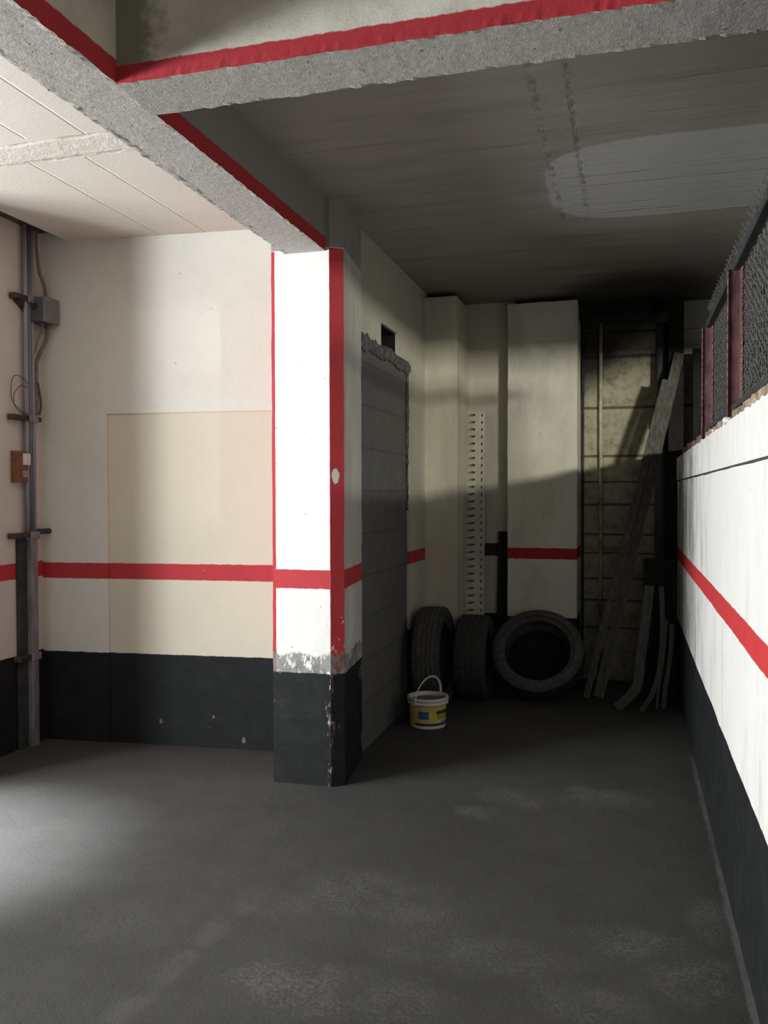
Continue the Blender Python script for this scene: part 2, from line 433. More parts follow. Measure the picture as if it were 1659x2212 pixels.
def end_block():
    n = block_mat('end_block_wall', (.33, .31, .21), (.46, .44, .34), joints=[(.42, .010), (.641, .012), (.816, .010), (1.019, .010), (1.171, .012), (1.411, .012), (1.592, .010), (1.799, .013), (2.186, .015), (2.593, .020), (2.79, .014)], grime=.75)
    # soot creeping down from the ceiling on the left
    src = n.b.inputs['Base Color'].links[0].from_socket
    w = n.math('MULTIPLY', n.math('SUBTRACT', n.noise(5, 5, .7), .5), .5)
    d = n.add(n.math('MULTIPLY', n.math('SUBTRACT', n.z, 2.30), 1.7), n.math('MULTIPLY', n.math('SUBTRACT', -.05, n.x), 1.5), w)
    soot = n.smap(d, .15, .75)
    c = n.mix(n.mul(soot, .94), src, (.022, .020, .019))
    red = n.mul(n.band(n.add(n.z, n.mul(w, .03)), 1.03, 1.08, .01), n.smap(n.noise(12, 5, .7), .42, .6), n.smap(n.x, -.02, .05, 1, 0))
    c = n.mix(n.mul(red, .55), c, (.22, .03, .03))
    c = n.mix(n.mul(n.smap(n.x, .405, .42), n.smap(n.add(n.z, n.mul(w, .1)), 2.55, 2.6)), c, (.50, .49, .44))
    n.col(c); return n.m
M_endblock = end_block()

M_conc = plain('dark_rough_concrete', (.07, .068, .062), .95, 0, .5, 20, bump=.5)
M_soot = plain('sooty_concrete', (.022, .02, .018), .95, 0, .4, 8, bump=.3)
M_hole = plain('hole_shade_lining', (.010, .0095, .009), .95, 0, .3, 8)
M_coping = plain('broken_brick_mortar', (.34, .26, .19), .95, 0, .55, 16, bump=.7)
M_mortar = plain('grey_rough_mortar', (.10, .097, .09), .95, 0, .55, 22, bump=.8)
M_gap = plain('shadowed_slab_edge', (.10, .095, .09), .9, 0, .4, 10)
M_steel = plain('weathered_grey_steel', (.25, .26, .27), .55, .35, .3, 25, stretch=(1, 1, .2))
M_steel_d = plain('dark_painted_steel', (.045, .047, .05), .65, .1, .4, 20)
M_tube = plain('grey_plastic_conduit', (.30, .31, .32), .5, 0, .2, 20, stretch=(1, 1, .1))
M_tube_d = plain('dirty_grey_conduit', (.17, .175, .18), .55, 0, .25, 20, stretch=(1, 1, .1))
M_boxg = plain('grey_moulded_plastic', (.19, .195, .185), .55, 0, .18, 18)
M_boxd = plain('grey_moulded_plastic_dark', (.10, .103, .10), .55, 0, .2, 18)
M_cable = plain('grey_brown_cable', (.17, .155, .125), .6, 0, .2, 30)
M_wire = plain('thin_dark_wire', (.08, .07, .06), .6, 0, .2, 30)
M_rust = plain('rusty_steel_end', (.12, .062, .035), .85, .1, .5, 60, bump=.4)
M_brown = plain('brown_plastic', (.20, .085, .045), .5, 0, .25, 40)
M_wsw = plain('white_switch_plastic', (.72, .71, .68), .4, 0, .08, 20)
M_greysw = plain('grey_switch_plastic', (.30, .28, .27), .5, 0, .3, 60)
M_rubber = plain('worn_tyre_rubber', (.040, .039, .037), .75, 0, .35, 30, bump=.3)
M_rubber_l = plain('dusty_tyre_rubber', (.078, .074, .068), .85, 0, .35, 30, bump=.3)
M_wplast = plain('white_bucket_plastic', (.62, .62, .58), .4, 0, .1, 12)
M_label = plain('yellow_bucket_label', (.62, .52, .10), .5, 0, .12, 12)
M_ink_blue = plain('blue_label_print', (.055, .12, .27), .5, 0, .35, 50)
M_ink_navy = plain('navy_label_band', (.035, .04, .13), .5, 0, .15, 12)
M_ink_dark = plain('dark_olive_label_print', (.075, .06, .018), .5, 0, .3, 80)
M_ink_pale = plain('pale_label_panel', (.60, .59, .48), .5, 0, .1, 20)
M_paste = plain('dried_grey_paste', (.16, .155, .115), .9, 0, .3, 30, bump=.4)
M_perf = plain('off_white_pressed_steel', (.47, .455, .38), .55, .0, .2, 7, stretch=(1, 1, .3))
M_wood_g = plain('grey_weathered_wood', (.115, .108, .095), .9, 0, .45, 9, stretch=(9, 9, .35), bump=.4)
M_wood_d = plain('dark_dusty_wood', (.10, .094, .084), .9, 0, .45, 9, stretch=(9, 9, .35), bump=.4)
M_wood_b = plain('blackened_board', (.020, .019, .018), .9, 0, .5, 7, stretch=(6, 6, .3), bump=.3)
M_strip = plain('grey_bent_strip', (.115, .108, .098), .6, .1, .3, 18, stretch=(4, 4, .4))
M_post = plain('red_oxide_steel', (.155, .082, .082), .6, .05, .45, 16, stretch=(2, 2, .5), bump=.2)
M_mesh = plain('dull_expanded_steel', (.125, .125, .12), .6, .2, .4, 50)
M_perf_in = plain('rail_slot_shade', (.30, .29, .24), .8, 0, .2, 10)
M_pipe = plain('grey_drain_pipe', (.10, .104, .11), .6, 0, .25, 10, stretch=(1, 1, .3))
M_pipe_t = plain('stained_thin_pipe', (.42, .38, .27), .7, 0, .45, 12, stretch=(1, 1, .5))

# ------------------------------------------------------------------ the setting
bm = bmesh.new()
N = 60
x0, x1, y0, y1 = -8.0, 7.0, -4.0, 7.3
box(bm, x0, x1, y0, y1, -.12, 0)
struct('floor', bm, M_floor, 'dark stained asphalt garage floor with pale worn patches', 'floor')

# left wall (its near end leaves the bay open to the daylight)
LWY = 3.4
bm = bmesh.new(); box(bm, -3.65, -3.45, LWY, 4.75, 0, 3.4)
struct('wall_left', bm, M_left, 'cream side wall carrying the grey conduits, red stripe and black base', 'wall')

# back wall of the left bay, slightly out of square, with the walled-up opening set back 18 mm
def back_wall():
    bm = bmesh.new()
    P = lambda x: 4.47+(x+3.45)*.085          # front face
    def slab(xa, xb, za, zb, inset=0.0):
        ya, yb = P(xa)+inset, P(xb)+inset
        vs = [bm.verts.new(p) for p in ((xa,ya,za),(xb,yb,za),(xb,4.85,za),(xa,4.85,za),(xa,ya,zb),(xb,yb,zb),(xb,4.85,zb),(xa,4.85,zb))]
        for f in ((0,3,2,1),(4,5,6,7),(0,1,5,4),(1,2,6,5),(2,3,7,6),(3,0,4,7)): bm.faces.new([vs[i] for i in f])
    slab(-3.45, -3.015, 0, 3.4)
    slab(-3.015, -1.74, 1.985, 3.4)
    slab(-3.015, -1.74, 0, 1.985, .009)
    return bm
struct('wall_back', back_wall(), M_back, 'cream wall of the left bay with a walled-up opening beside the pillar', 'wall')

# outer side: wall with the wide doorway the daylight comes through
bm = bmesh.new()
box(bm, -5.75, -5.55, -4, -.9, 0, 3.4); box(bm, -5.75, -5.55, 2.35, 7.3, 0, 3.4); box(bm, -5.75, -5.55, -.9, 2.35, 2.5, 3.4)
struct('wall_outer', bm, M_left, 'outer garage wall with the wide doorway', 'wall')

# pillar
bm = bmesh.new()
prism(bm, [(-1.775, 4.114), (-1.457, 4.114), (-1.398, 4.158), (-1.449, 4.62), (-1.775, 4.62)], 0, 3.02)
bmesh.ops.subdivide_edges(bm, edges=[e for e in bm.edges if abs(e.verts[0].co.z-e.verts[1].co.z) > 1], cuts=90)
for v in bm.verts:
    p = v.co*9; k = mnoise.noise_vector(p)+.5*mnoise.noise_vector(p*3)
    v.co.x += k.x*.0026; v.co.y += k.y*.0020
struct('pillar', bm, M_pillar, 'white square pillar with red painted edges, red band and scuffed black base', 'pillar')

# passage wall: wall above and beside the blocked doorway, block infill set back, vent hole cut through
XL = -1.46
bm = bmesh.new()
box(bm, -1.80, XL, 4.60, 5.065, 2.41, 3.05)
box(bm, -1.80, XL, 5.46, 5.78, 2.41, 3.05)
box(bm, -1.80, XL, 5.065, 5.46, 2.553, 3.05)
box(bm, -1.80, XL, 5.78, 6.75, 0, 3.05)
struct('wall_passage', bm, M_inner, 'dim cream passage wall with a dark vent hole above the blocked doorway', 'wall')
bm = bmesh.new(); grid_box(bm, -1.80, XL-.022, 4.60, 5.79, 0, 2.43, 1, 14, 26, .004, 6)
struct('wall_infill', bm, M_infill, 'dark grey block infill closing the old doorway behind the pillar', 'wall')
# ragged mortar along the lintel and down the far jamb
def mortar():
    bm = bmesh.new()
    for i in range(70):
        t = i/69; y = 4.62+t*1.16
        z = 2.385+mnoise.noise(Vector((y*5, 0, 3)))*.02+(.0 if t < .8 else -.01)
        r = .026+.024*abs(mnoise.noise(Vector((y*11, 2, 0))))
        m = Matrix.Translation((XL-.012, y, z)) @ Matrix.Diagonal((.55, 1.3, 1.5, 1))
        bmesh.ops.create_icosphere(bm, subdivisions=2, radius=r, matrix=m)
    for i in range(46):
        t = i/45; z = 2.40-t*1.0
        r = (.020-.014*t)+.010*abs(mnoise.noise(Vector((z*9, 5, 0))))
        m = Matrix.Translation((XL-.014, 5.77+.012*mnoise.noise(Vector((z*6, 0, 9))), z)) @ Matrix.Diagonal((.5, 1.2, 1.6, 1))
        bmesh.ops.create_icosphere(bm, subdivisions=2, radius=r, matrix=m)
    for v in bm.verts: v.co += mnoise.noise_vector(v.co*40)*.006
    return bm
struct('trim_1', mortar(), M_mortar, 'ragged grey mortar edge around the top of the blocked doorway', 'mortar edge')

bm = bmesh.new(); box(bm, 3.4, 3.6, -4, -.7, 0, 3.42)  # unseen, added to keep the aisle lamp off the near beam
struct('wall_blocker', bm, M_left, 'unseen wall added to block the aisle lamp', 'wall')
bm = bmesh.new()
va, vb, vz0, vz1 = 5.058, 5.467, 2.375, 2.558
box(bm, -1.80, XL-.018, va, va+.012, vz0, vz1); box(bm, -1.80, XL-.018, vb-.012, vb, vz0, vz1)
box(bm, -1.80, XL-.018, va, vb, vz1-.012, vz1); box(bm, -1.80, -1.76, va, vb, vz0, vz1)  # black lining added so the hole reads as deep shade
struct('trim_4', bm, M_hole, 'black lining painted as the shade inside the vent hole above the blocked doorway', 'vent hole')
# end pier, recess and painted end panel
bm = bmesh.new(); box(bm, -1.80, -1.218, 6.24, 6.95, 0, 2.96)
bevel(bm, .006, 2)
struct('pillar_end', bm, M_pier, 'narrow cream pier standing behind the upright tyre at the passage end', 'pillar')
bm = bmesh.new(); box(bm, -1.25, -.85, 6.75, 6.95, 0, 3.05)
struct('wall_recess', bm, M_recess, 'dim recessed wall strip between the cream pier and the end panel', 'wall')
bm = bmesh.new(); grid_box(bm, -.895, -.372, 6.62, 7.2, 0, 2.955, 6, 5, 34, .0035, 7)
struct('wall_panel', bm, M_panel, 'pale end wall panel with a red band behind the big tyre', 'wall')
bm = bmesh.new(); box(bm, -.4, 3.5, 7.1, 7.3, 0, 3.05)
struct('wall_end', bm, M_endblock, 'sooty block end wall behind the leaning planks', 'wall')

# right half-height wall, course on top set 5 mm proud over an open joint
XR = .363
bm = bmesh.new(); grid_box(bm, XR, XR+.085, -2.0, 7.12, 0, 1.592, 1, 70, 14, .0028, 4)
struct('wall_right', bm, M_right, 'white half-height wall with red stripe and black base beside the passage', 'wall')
bm = bmesh.new()
grid_box(bm, XR-.006, XR+.085, -2.0, 7.12, 1.600, 1.768, 2, 330, 4, .005, 11, keep=lambda p: p.z > 1.61)
for v in bm.verts:
    if v.co.z > 1.75: v.co.z += mnoise.noise(Vector((v.co.y*16, v.co.x*9, 0)))*.008+mnoise.noise(Vector((v.co.y*45, 3, 0)))*.004
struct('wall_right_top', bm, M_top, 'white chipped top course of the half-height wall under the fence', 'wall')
bm = bmesh.new()
grid_box(bm, XR+.035, XR+.088, -2.0, 7.12, 1.74, 1.835, 2, 260, 2, .014, 9)
struct('trim_2', bm, M_coping, 'rough broken brick bedding along the wall top below the mesh fence', 'brick bedding')

# ceilings
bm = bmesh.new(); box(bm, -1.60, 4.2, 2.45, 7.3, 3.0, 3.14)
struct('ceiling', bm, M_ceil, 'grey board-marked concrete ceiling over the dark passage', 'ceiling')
bm = bmesh.new(); box(bm, -3.262, -1.66, .5, 4.7, 3.032, 3.16)
struct('ceiling_left', bm, M_ceil_l, 'cream painted ceiling slab over the left bay', 'ceiling')
bm = bmesh.new()
box(bm, -5.75, 4.2, -4, 7.3, 3.42, 3.5)
struct('ceiling_upper', bm, M_ceil_l, 'upper ceiling slab above the beams', 'ceiling')
bm = bmesh.new()
box(bm, -3.45, -3.30, 3.0, 4.5, 3.09, 3.2)  # dark box painted as the shade in the ceiling gap
struct('trim_3', bm, M_gap, 'slab edge coloured dark as shade in the gap above the conduits', 'slab edge')

# beams
def beam(x0, x1, y0, y1, z0, z1, along):
    bm = bmesh.new()
    L = (y1-y0) if along == 'y' else (x1-x0)
    n = int(L/.018)
    if along == 'y': grid_box(bm, x0, x1, y0, y1, z0, z1, 14, n, 8, .0015, 9, keep=lambda p: p.z < z0+.02)
    else: grid_box(bm, x0, x1, y0, y1, z0, z1, n, 14, 8, .0015, 9, keep=lambda p: p.z < z0+.02)
    for v in bm.verts:
        v.co.z = z0+(z1-z0)*max(0, (v.co.z-z0)/(z1-z0))**2.2 if v.co.z > z0+.03 else v.co.z
        if v.co.z < z0+.009:
            q = Vector(v.co)
            edge = min(abs(q.x-x0), abs(q.x-x1)) if along == 'y' else min(abs(q.y-y0), abs(q.y-y1))
            e_ = 1 if edge < .012 else .10
            v.co.z += (mnoise.noise(q*30)*.004+mnoise.noise(q*70)*.005)*e_
            v.co.x += mnoise.noise(q*48)*.003*e_; v.co.y += mnoise.noise(q*48+Vector((5, 5, 5)))*.003*e_
    return bm
struct('beam', beam(-1.70, -1.478, .2, 4.13, 2.732, 3.42, 'y'), M_beam_l, 'long rough concrete beam with a dark red edge resting on the white pillar', 'beam')
struct('beam_cross', beam(-1.48, 4.0, 2.272, 2.49, 2.728, 3.42, 'x'), M_beam_c, 'rough concrete cross beam with a bright red lower edge overhead', 'beam')

# things at the end of the passage that belong to the building
bm = bmesh.new(); box(bm, -.372, .16, 6.86, 7.1, 2.86, 3.0)
struct('beam_end', bm, M_soot, 'sooty beam under the ceiling above the block end wall', 'beam')

# ------------------------------------------------------------------ left bay services
XW = -3.45
for k, (y, r, lab) in enumerate(((4.296, .0125, 'grey conduit of the bundle standing farthest from the bay corner'),
                                 (4.325, .0125, 'middle grey conduit of the three running up the left wall'),
                                 (4.354, .0125, 'grey conduit of the bundle standing closest to the bay corner'))):
    bm = bmesh.new()
    z0 = 1.235
    bmesh.ops.create_cone(bm, cap_ends=True, segments=14, radius1=r, radius2=r, depth=3.09-z0, matrix=Matrix.Translation((0, 0, (3.09-z0)/2)))
    o = obj('cable_conduit', bm, M_tube if k != 1 else M_tube_d, smooth=True, loc=(XW+.032, y, z0))
    tag(o, lab, 'conduit', 'grey conduits on the left wall')
# steel guard below: light channel and a dark plate for the shadow strip beside it
t = thing('cable_guard', 'tall grey steel cable guard standing on the floor below the conduits', 'cable guard', (XW, 4.30, 0))
bm = bmesh.new()
prism(bm, [(.006, .0), (.052, .0), (.052, .058), (.006, .058)], .0, 1.27); bevel(bm, .004, 2)
g = obj('channel_cover', bm, M_steel, t)
bm = bmesh.new(); box(bm, .002, .022, -.075, .0, .0, 1.275); bevel(bm, .002, 1)
g = obj('shadow_plate', bm, M_steel_d, t); g['label'] = 'dark flat plate standing in for the shadow strip'
# strut brackets
def bracket(z, y0, y1, lab, gusset=False):
    t = thing('support_bracket', lab, 'bracket', (XW, (y0+y1)/2, z), group='conduit brackets on the left wall')
    c = (y0+y1)/2
    bm = bmesh.new()
    box(bm, .003, .052, y0-c, y1-c, -.015, .015); bevel(bm, .003, 1)
    obj('rail', bm, M_steel_d, t)
    bm = bmesh.new(); box(bm, .004, .050, y0-c-.006, y0-c+.010, -.0165, .0165); bevel(bm, .003, 1)
    e = obj('end_cap', bm, M_rust, t); e['label'] = 'rusty brown end'
    bm = bmesh.new()
    box(bm, .055, .066, 4.285-c, 4.365-c, -.022, .022); bevel(bm, .003, 1)
    obj('clamp', bm, M_steel, t)
    if gusset:
        bm = bmesh.new()
        a = [(.004, .02-c+4.20, -.016), (.004, 4.33-c, -.016), (.004, 4.33-c, -.085)]
        va = [bm.verts.new(p) for p in a]; vb = [bm.verts.new((p[0]+.03, p[1], p[2])) for p in a]
        bm.faces.new(va); bm.faces.new(vb[::-1])
        for i in range(3): bm.faces.new((va[i], va[(i+1) % 3], vb[(i+1) % 3], vb[i]))
        obj('gusset', bm, M_steel_d, t)
    return t, c
bracket(2.655, 4.195, 4.40, 'dark steel bracket with triangular gusset beside the grey junction box', True)
bracket(1.952, 4.17, 4.405, 'dark steel bracket on the conduits above the brown switch box')
tb, cb = bracket(1.262, 4.16, 4.37, 'dark steel bracket on the conduits just above the red stripe')
bm = bmesh.new()
sweep(bm, [(.045, 4.37-cb, .018), (.045, 4.475-cb, .018)], circ(.017, 12))
obj('side_arm', bm, M_steel_d, tb)
bracket(.538, 4.20, 4.37, 'dark steel bracket on the cable guard at the top of the black base')
# junction box in the corner
t = thing('junction_box', 'grey square electrical junction box beside the conduits under the left ceiling', 'junction box', (XW, 4.39, 2.60))
bm = bmesh.new(); box(bm, .004, .12, -.055, .075, -.072, .072); bevel(bm, .008, 3)
obj('housing', bm, M_boxd, t)
bm = bmesh.new(); box(bm, .118, .138, -.058, .078, -.075, .075); bevel(bm, .007, 3)
obj('cover', bm, M_boxg, t)
bm = bmesh.new()
bmesh.ops.create_cone(bm, cap_ends=True, segments=24, radius1=.024, radius2=.022, depth=.01, matrix=Matrix.Translation((.062, -.058, .018)) @ Matrix.Rotation(PI/2, 4, 'X'))
obj('knockout', bm, M_steel_d, t)
for yy in (.0, .045):
    bm = bmesh.new()
    bmesh.ops.create_cone(bm, cap_ends=True, segments=16, radius1=.013, radius2=.016, depth=.026, matrix=Matrix.Translation((.075, yy, -.083)))
    obj('cable_gland', bm, M_boxd, t)
def cable(name, pts, r, mat, lab, cat='cable', group=None, k=8, n=10):
    bm = bmesh.new(); sweep(bm, smooth_path(pts, k), circ(r, n))
    return tag(obj(name, bm, mat, smooth=True), lab, cat, group)
cx_ = XW+.075
cable('power_cable', [(XW+.05, 4.375, 3.08), (XW+.05, 4.38, 2.96), (XW+.055, 4.392, 2.84), (XW+.065, 4.425, 2.76), (XW+.075, 4.428, 2.67)], .0105, M_cable, 'grey cable dropping from the ceiling gap into the junction box')
cable('power_cable', [(XW+.075, 4.435, 2.52), (XW+.075, 4.435, 2.47), (XW+.065, 4.428, 2.42), (XW+.045, 4.392, 2.33), (XW+.04, 4.378, 2.25), (XW+.04, 4.376, 1.95)], .0115, M_cable, 'thick grey-brown cable bending from the junction box back to the conduits')
cable('power_cable', [(XW+.075, 4.39, 2.52), (XW+.065, 4.388, 2.47), (XW+.05, 4.37, 2.41), (XW+.045, 4.362, 2.35)], .0052, M_cable, 'thin grey cable curving from the junction box to the conduits')
cable('loose_wire', [(XW+.05, 4.29, 2.155), (XW+.03, 4.245, 2.195), (XW+.02, 4.20, 2.185), (XW+.02, 4.18, 2.12), (XW+.02, 4.195, 2.04), (XW+.04, 4.26, 1.985), (XW+.06, 4.29, 1.975)], .0022, M_wire, 'wider of two thin wire loops hanging beside the conduits', 'wire', 'thin wire loops', n=6)
cable('loose_wire', [(XW+.05, 4.29, 2.135), (XW+.03, 4.25, 2.14), (XW+.02, 4.215, 2.10), (XW+.02, 4.20, 2.05), (XW+.03, 4.215, 2.0), (XW+.05, 4.27, 1.968)], .0022, M_wire, 'narrower of two thin wire loops hanging beside the conduits', 'wire', 'thin wire loops', n=6)
cable('loose_cable', [(XW+.052, 4.372, 2.17), (XW+.052, 4.392, 2.09), (XW+.052, 4.398, 2.03), (XW+.052, 4.385, 1.98)], .007, M_wire, 'short dark cable bulging beside the conduits above the middle bracket', 'cable')

# brown switch box
t = thing('switch_box', 'small brown switch box with white switches on the left wall', 'switch', (XW, 4.245, 1.665))
bm = bmesh.new(); box(bm, .0, .042, -.052, .052, -.092, .092); bevel(bm, .005, 2)
obj('housing', bm, M_brown, t)
for yy in (.012, .040):
    bm = bmesh.new(); box(bm, .041, .056, yy-.012, yy+.012, .010, .078); bevel(bm, .003, 2)
    o = obj('switch_rocker', bm, M_wsw, t); o['label'] = 'white rocker'
bm = bmesh.new(); box(bm, .041, .050, -.005, .050, -.062, -.022); bevel(bm, .003, 2)
obj('socket_insert', bm, M_greysw, t)

# ------------------------------------------------------------------ tyres
def tyre(name_lab, r_out, r_in, w, mats, loc, rot, n=72):
    t = thing('car_tyre', name_lab, 'tyre', loc, rot, 'old tyres at the end of the passage')
    hw = w/2
    prof_side = [(r_in, -hw*.72), (r_in+.012, -hw*.80), (r_in+.03, -hw*.86), (r_out-.062, -hw*1.0), (r_out-.03, -hw*.97), (r_out-.010, -hw*.84)]
    inner = [(r_in+.004, hw*.66), (r_in+.02, hw*.80), (r_out-.03, hw*.86), (r_out-.018, hw*.6), (r_out-.016, 0), (r_out-.018, -hw*.6), (r_out-.03, -hw*.86), (r_in+.02, -hw*.80), (r_in+.004, -hw*.66)]
    body = prof_side+[(r_out-.004, -hw*.76), (r_out-.004, hw*.76)]+[(r, -h) for r, h in prof_side[::-1]]+inner
    bm = bmesh.new(); lathe(bm, body, n, closed=True, axis='X')
    obj('carcass', bm, mats[1], t, smooth=False)
    # tread: ribs with sipes
    bm = bmesh.new()
    ribs = [(-.80, -.52), (-.47, -.18), (-.13, .13), (.18, .47), (.52, .80)]
    m = 76
    for a, b in ribs:
        ra = r_out-(.006 if abs(a) > .5 and a < 0 else 0); rb = r_out-(.006 if b > .5 else 0)
        for i in range(m):
            a0 = 2*PI*i/m; a1 = 2*PI*(i+.96)/m
            vs = []
            for ang in (a0, a1):
                for rr, hh in ((r_out-.008, a*hw), (ra, a*hw), (rb, b*hw), (r_out-.008, b*hw)):
                    vs.append(bm.verts.new((hh, rr*math.cos(ang+hh*1.2), rr*math.sin(ang+hh*1.2))))
            for f in ((0,1,2,3),(4,7,6,5),(0,4,5,1),(1,5,6,2),(2,6,7,3)): bm.faces.new([vs[k] for k in f])
    obj('tread', bm, mats[0], t)
    for s in (-1, 1):
        bm = bmesh.new()
        rr = r_in+.052
        lathe(bm, [(rr-.003, s*hw*.90), (rr-.002, s*hw*.965), (rr+.003, s*hw*.975), (rr+.005, s*hw*.92)], n, axis='X')
        obj('sidewall_rib', bm, mats[1], t, smooth=True)
    return t
tyre('old tyre standing edge-on against the cream pier, tallest of the three', .352, .240, .20, (M_rubber_l, M_rubber), (-1.308, 5.878, .355), (0, math.radians(-2), 0))
tyre('old tyre showing its tread in front of the perforated rail', .306, .205, .235, (M_rubber, M_rubber), (-1.078, 6.20, .308), (0, 0, 0))
ta = math.radians(37)
tyre('old tyre facing out with its open centre, leaning on the end panel', .334, .238, .205, (M_rubber, M_rubber_l), (-.632, 6.62-.334*math.sin(ta)-.10*math.cos(ta)-.012, .334*math.cos(ta)+.10*math.sin(ta)-.006), (0, -ta, math.radians(-90)))

# ------------------------------------------------------------------ bucket
t = thing('plastic_bucket', 'small white plastic bucket with a yellow label on the passage floor', 'bucket', (-1.243, 5.385, 0), (0, 0, math.radians(8)))
H = .192; RB, RT = .112, .122
rad = lambda z: RB+(RT-RB)*z/H
bm = bmesh.new()
prof = [(.0, .004), (RB-.012, .004), (RB-.004, .0), (RB+.002, .004), (RB+.003, .014), (RB, .018)]+[(rad(z), z) for z in (.06, .10, .145)]+[(RT+.001, .150), (RT+.001, .192), (RT-.004, .192), (RT-.006, .15), (RB-.004, .05), (RB-.006, .012), (0, .012)]
lathe(bm, prof, 56); bmesh.ops.remove_doubles(bm, verts=bm.verts, dist=1e-5)
obj('body', bm, M_wplast, t, smooth=True)
bm = bmesh.new()
lathe(bm, [(RT, .152), (RT+.010, .153), (RT+.0115, .160), (RT+.0115, .170), (RT+.008, .172), (RT+.008, .176), (RT+.0125, .178), (RT+.0125, .192), (RT+.009, .197), (RT-.003, .197), (RT-.006, .192), (RT-.004, .152)], 56, closed=True)
obj('rim', bm, M_wplast, t, smooth=True)
bm = bmesh.new()
lathe(bm, [(0, .166), (.05, .168), (.09, .165), (RT-.008, .170)], 40); bmesh.ops.remove_doubles(bm, verts=bm.verts, dist=1e-5)
for v in bm.verts: v.co.z += mnoise.noise(v.co*30)*.006
o = obj('paste_residue', bm, M_paste, t, smooth=True); o['label'] = 'dried grey paste inside'
def patch(a0, a1, z0, z1, off, n=14):
    bm = bmesh.new(); ra, rb = [], []
    for i in range(n+1):
        a = math.radians(a0+(a1-a0)*i/n)
        row = []
        for z, o_ in ((z0, off), (z1, off), (z1, off-.002), (z0, off-.002)):
            r = rad(z)+o_; row.append(bm.verts.new((r*math.cos(a), r*math.sin(a), z)))
        ra.append(row)
    for i in range(n):
        for j in range(4): bm.faces.new((ra[i][j], ra[i+1][j], ra[i+1][(j+1) % 4], ra[i][(j+1) % 4]))
    bm.faces.new(ra[0]); bm.faces.new(ra[-1][::-1])
    return bm
# camera looks along roughly +Y: front of the bucket is at -90 deg (towards -Y)
lab = obj('label', patch(-215, 5, .022, .146, .0012, 44), M_label, t); lab['label'] = 'yellow printed label'
obj('label_band', patch(-128, 5, .026, .041, .0022, 30), M_ink_navy, lab)
obj('label_picture', patch(-116, -82, .068, .118, .0022, 10), M_ink_blue, lab)
obj('label_title', patch(-58, 5, .098, .122, .0022, 16), M_ink_dark, lab)
obj('label_text_panel', patch(-60, 5, .044, .058, .0022, 16), M_ink_pale, lab)
for k in range(4):
    obj('label_line', patch(-56, -12+3*(k % 2), .068+.007*k, .0705+.007*k, .0022, 8), M_ink_dark, lab)
for k in range(6):
    obj('label_mark', patch(-40+6*k, -37+6*k, .047, .055, .0030, 2), M_ink_navy, lab)
bm = bmesh.new()
pts = []
aL = math.radians(-122)
for i in range(25):
    u = i/24*PI
    s = math.cos(u); hgt = math.sin(u)
    rr = RT+.014
    px = rr*s*math.cos(aL); py = rr*s*math.sin(aL)
    pts.append((px*1.0+.018*hgt, py+.0*hgt, .168+.150*hgt**.85))
sweep(bm, pts, rect(.013, .007))
obj('handle', bm, M_wplast, t)
for s in (1, -1):
    bm = bmesh.new()
    bmesh.ops.create_cone(bm, cap_ends=True, segments=18, radius1=.012, radius2=.010, depth=.012, matrix=Matrix.Translation(((RT+.015)*s*math.cos(aL), (RT+.015)*s*math.sin(aL), .166)) @ Matrix.Rotation(aL, 4, 'Z') @ Matrix.Rotation(PI/2, 4, 'Y'))
    obj('handle_pivot', bm, M_wplast, t)

# ------------------------------------------------------------------ perforated rail in the recess
t = thing('perforated_rail', 'tall off-white perforated steel rail standing in the recess behind the tyres', 'rail', (-1.235, 6.69, 0))
def slotted(bm, u0, u1, L, pitch, sw, sh, fn, z0=.0):
    """plate with a column of octagonal slots; fn maps (u, z) to a point"""
    n = int(L/pitch); um = (u0+u1)/2
    c = .35
    oct_ = [(-1, -c), (-1, c), (-c, 1), (c, 1), (1, c), (1, -c), (c, -1), (-c, -1)]
    for i in range(n):
        za, zb = z0+i*L/n, z0+(i+1)*L/n; zm = (za+zb)/2
        P = lambda u, z: bm.verts.new(fn(u, z))
        o4 = [P(u0, za), P(u0, zb), P(u1, zb), P(u1, za)]
        hs = [P(um+a*sw/2, zm+b*sh/2+a*sh*.18) for a, b in oct_]
        for k in range(4):
            bm.faces.new((o4[k], hs[2*k], hs[2*k+1])) if False else None
        bm.faces.new((o4[0], o4[1], hs[1], hs[0])); bm.faces.new((o4[1], hs[2], hs[1]))
        bm.faces.new((o4[1], o4[2], hs[3], hs[2])); bm.faces.new((o4[2], hs[4], hs[3]))
        bm.faces.new((o4[2], o4[3], hs[5], hs[4])); bm.faces.new((o4[3], hs[6], hs[5]))
        bm.faces.new((o4[3], o4[0], hs[7], hs[6])); bm.faces.new((o4[0], hs[0], hs[7]))
    bmesh.ops.remove_doubles(bm, verts=bm.verts, dist=1e-5)
    ex = bmesh.ops.solidify(bm, geom=list(bm.faces), thickness=.0025)
bm = bmesh.new(); slotted(bm, .0, .112, 2.15, .0555, .062, .020, lambda u, z: (u, -.002+.0*u, z))
obj('front_web', bm, M_perf, t)
bm = bmesh.new(); slotted(bm, .0, .046, 2.15, .0555, .012, .024, lambda u, z: (.114+u, .004, z))
obj('slotted_flange', bm, M_perf, t)
bm = bmesh.new(); box(bm, -.003, .0, -.004, .03, 0, 2.15); box(bm, .111, .115, -.006, .004, 0, 2.15); box(bm, .158, .161, .002, .03, 0, 2.15)
obj('edge_lip', bm, M_perf, t)
bm = bmesh.new(); box(bm, -.002, .160, .030, .033, 0, 2.148)  # darker than the rail, painting shade behind the slots
obj('back_web', bm, M_perf_in, t)
t.location.y = 6.565; t.rotation_euler = (math.radians(-3.6), math.radians(-.25), 0)
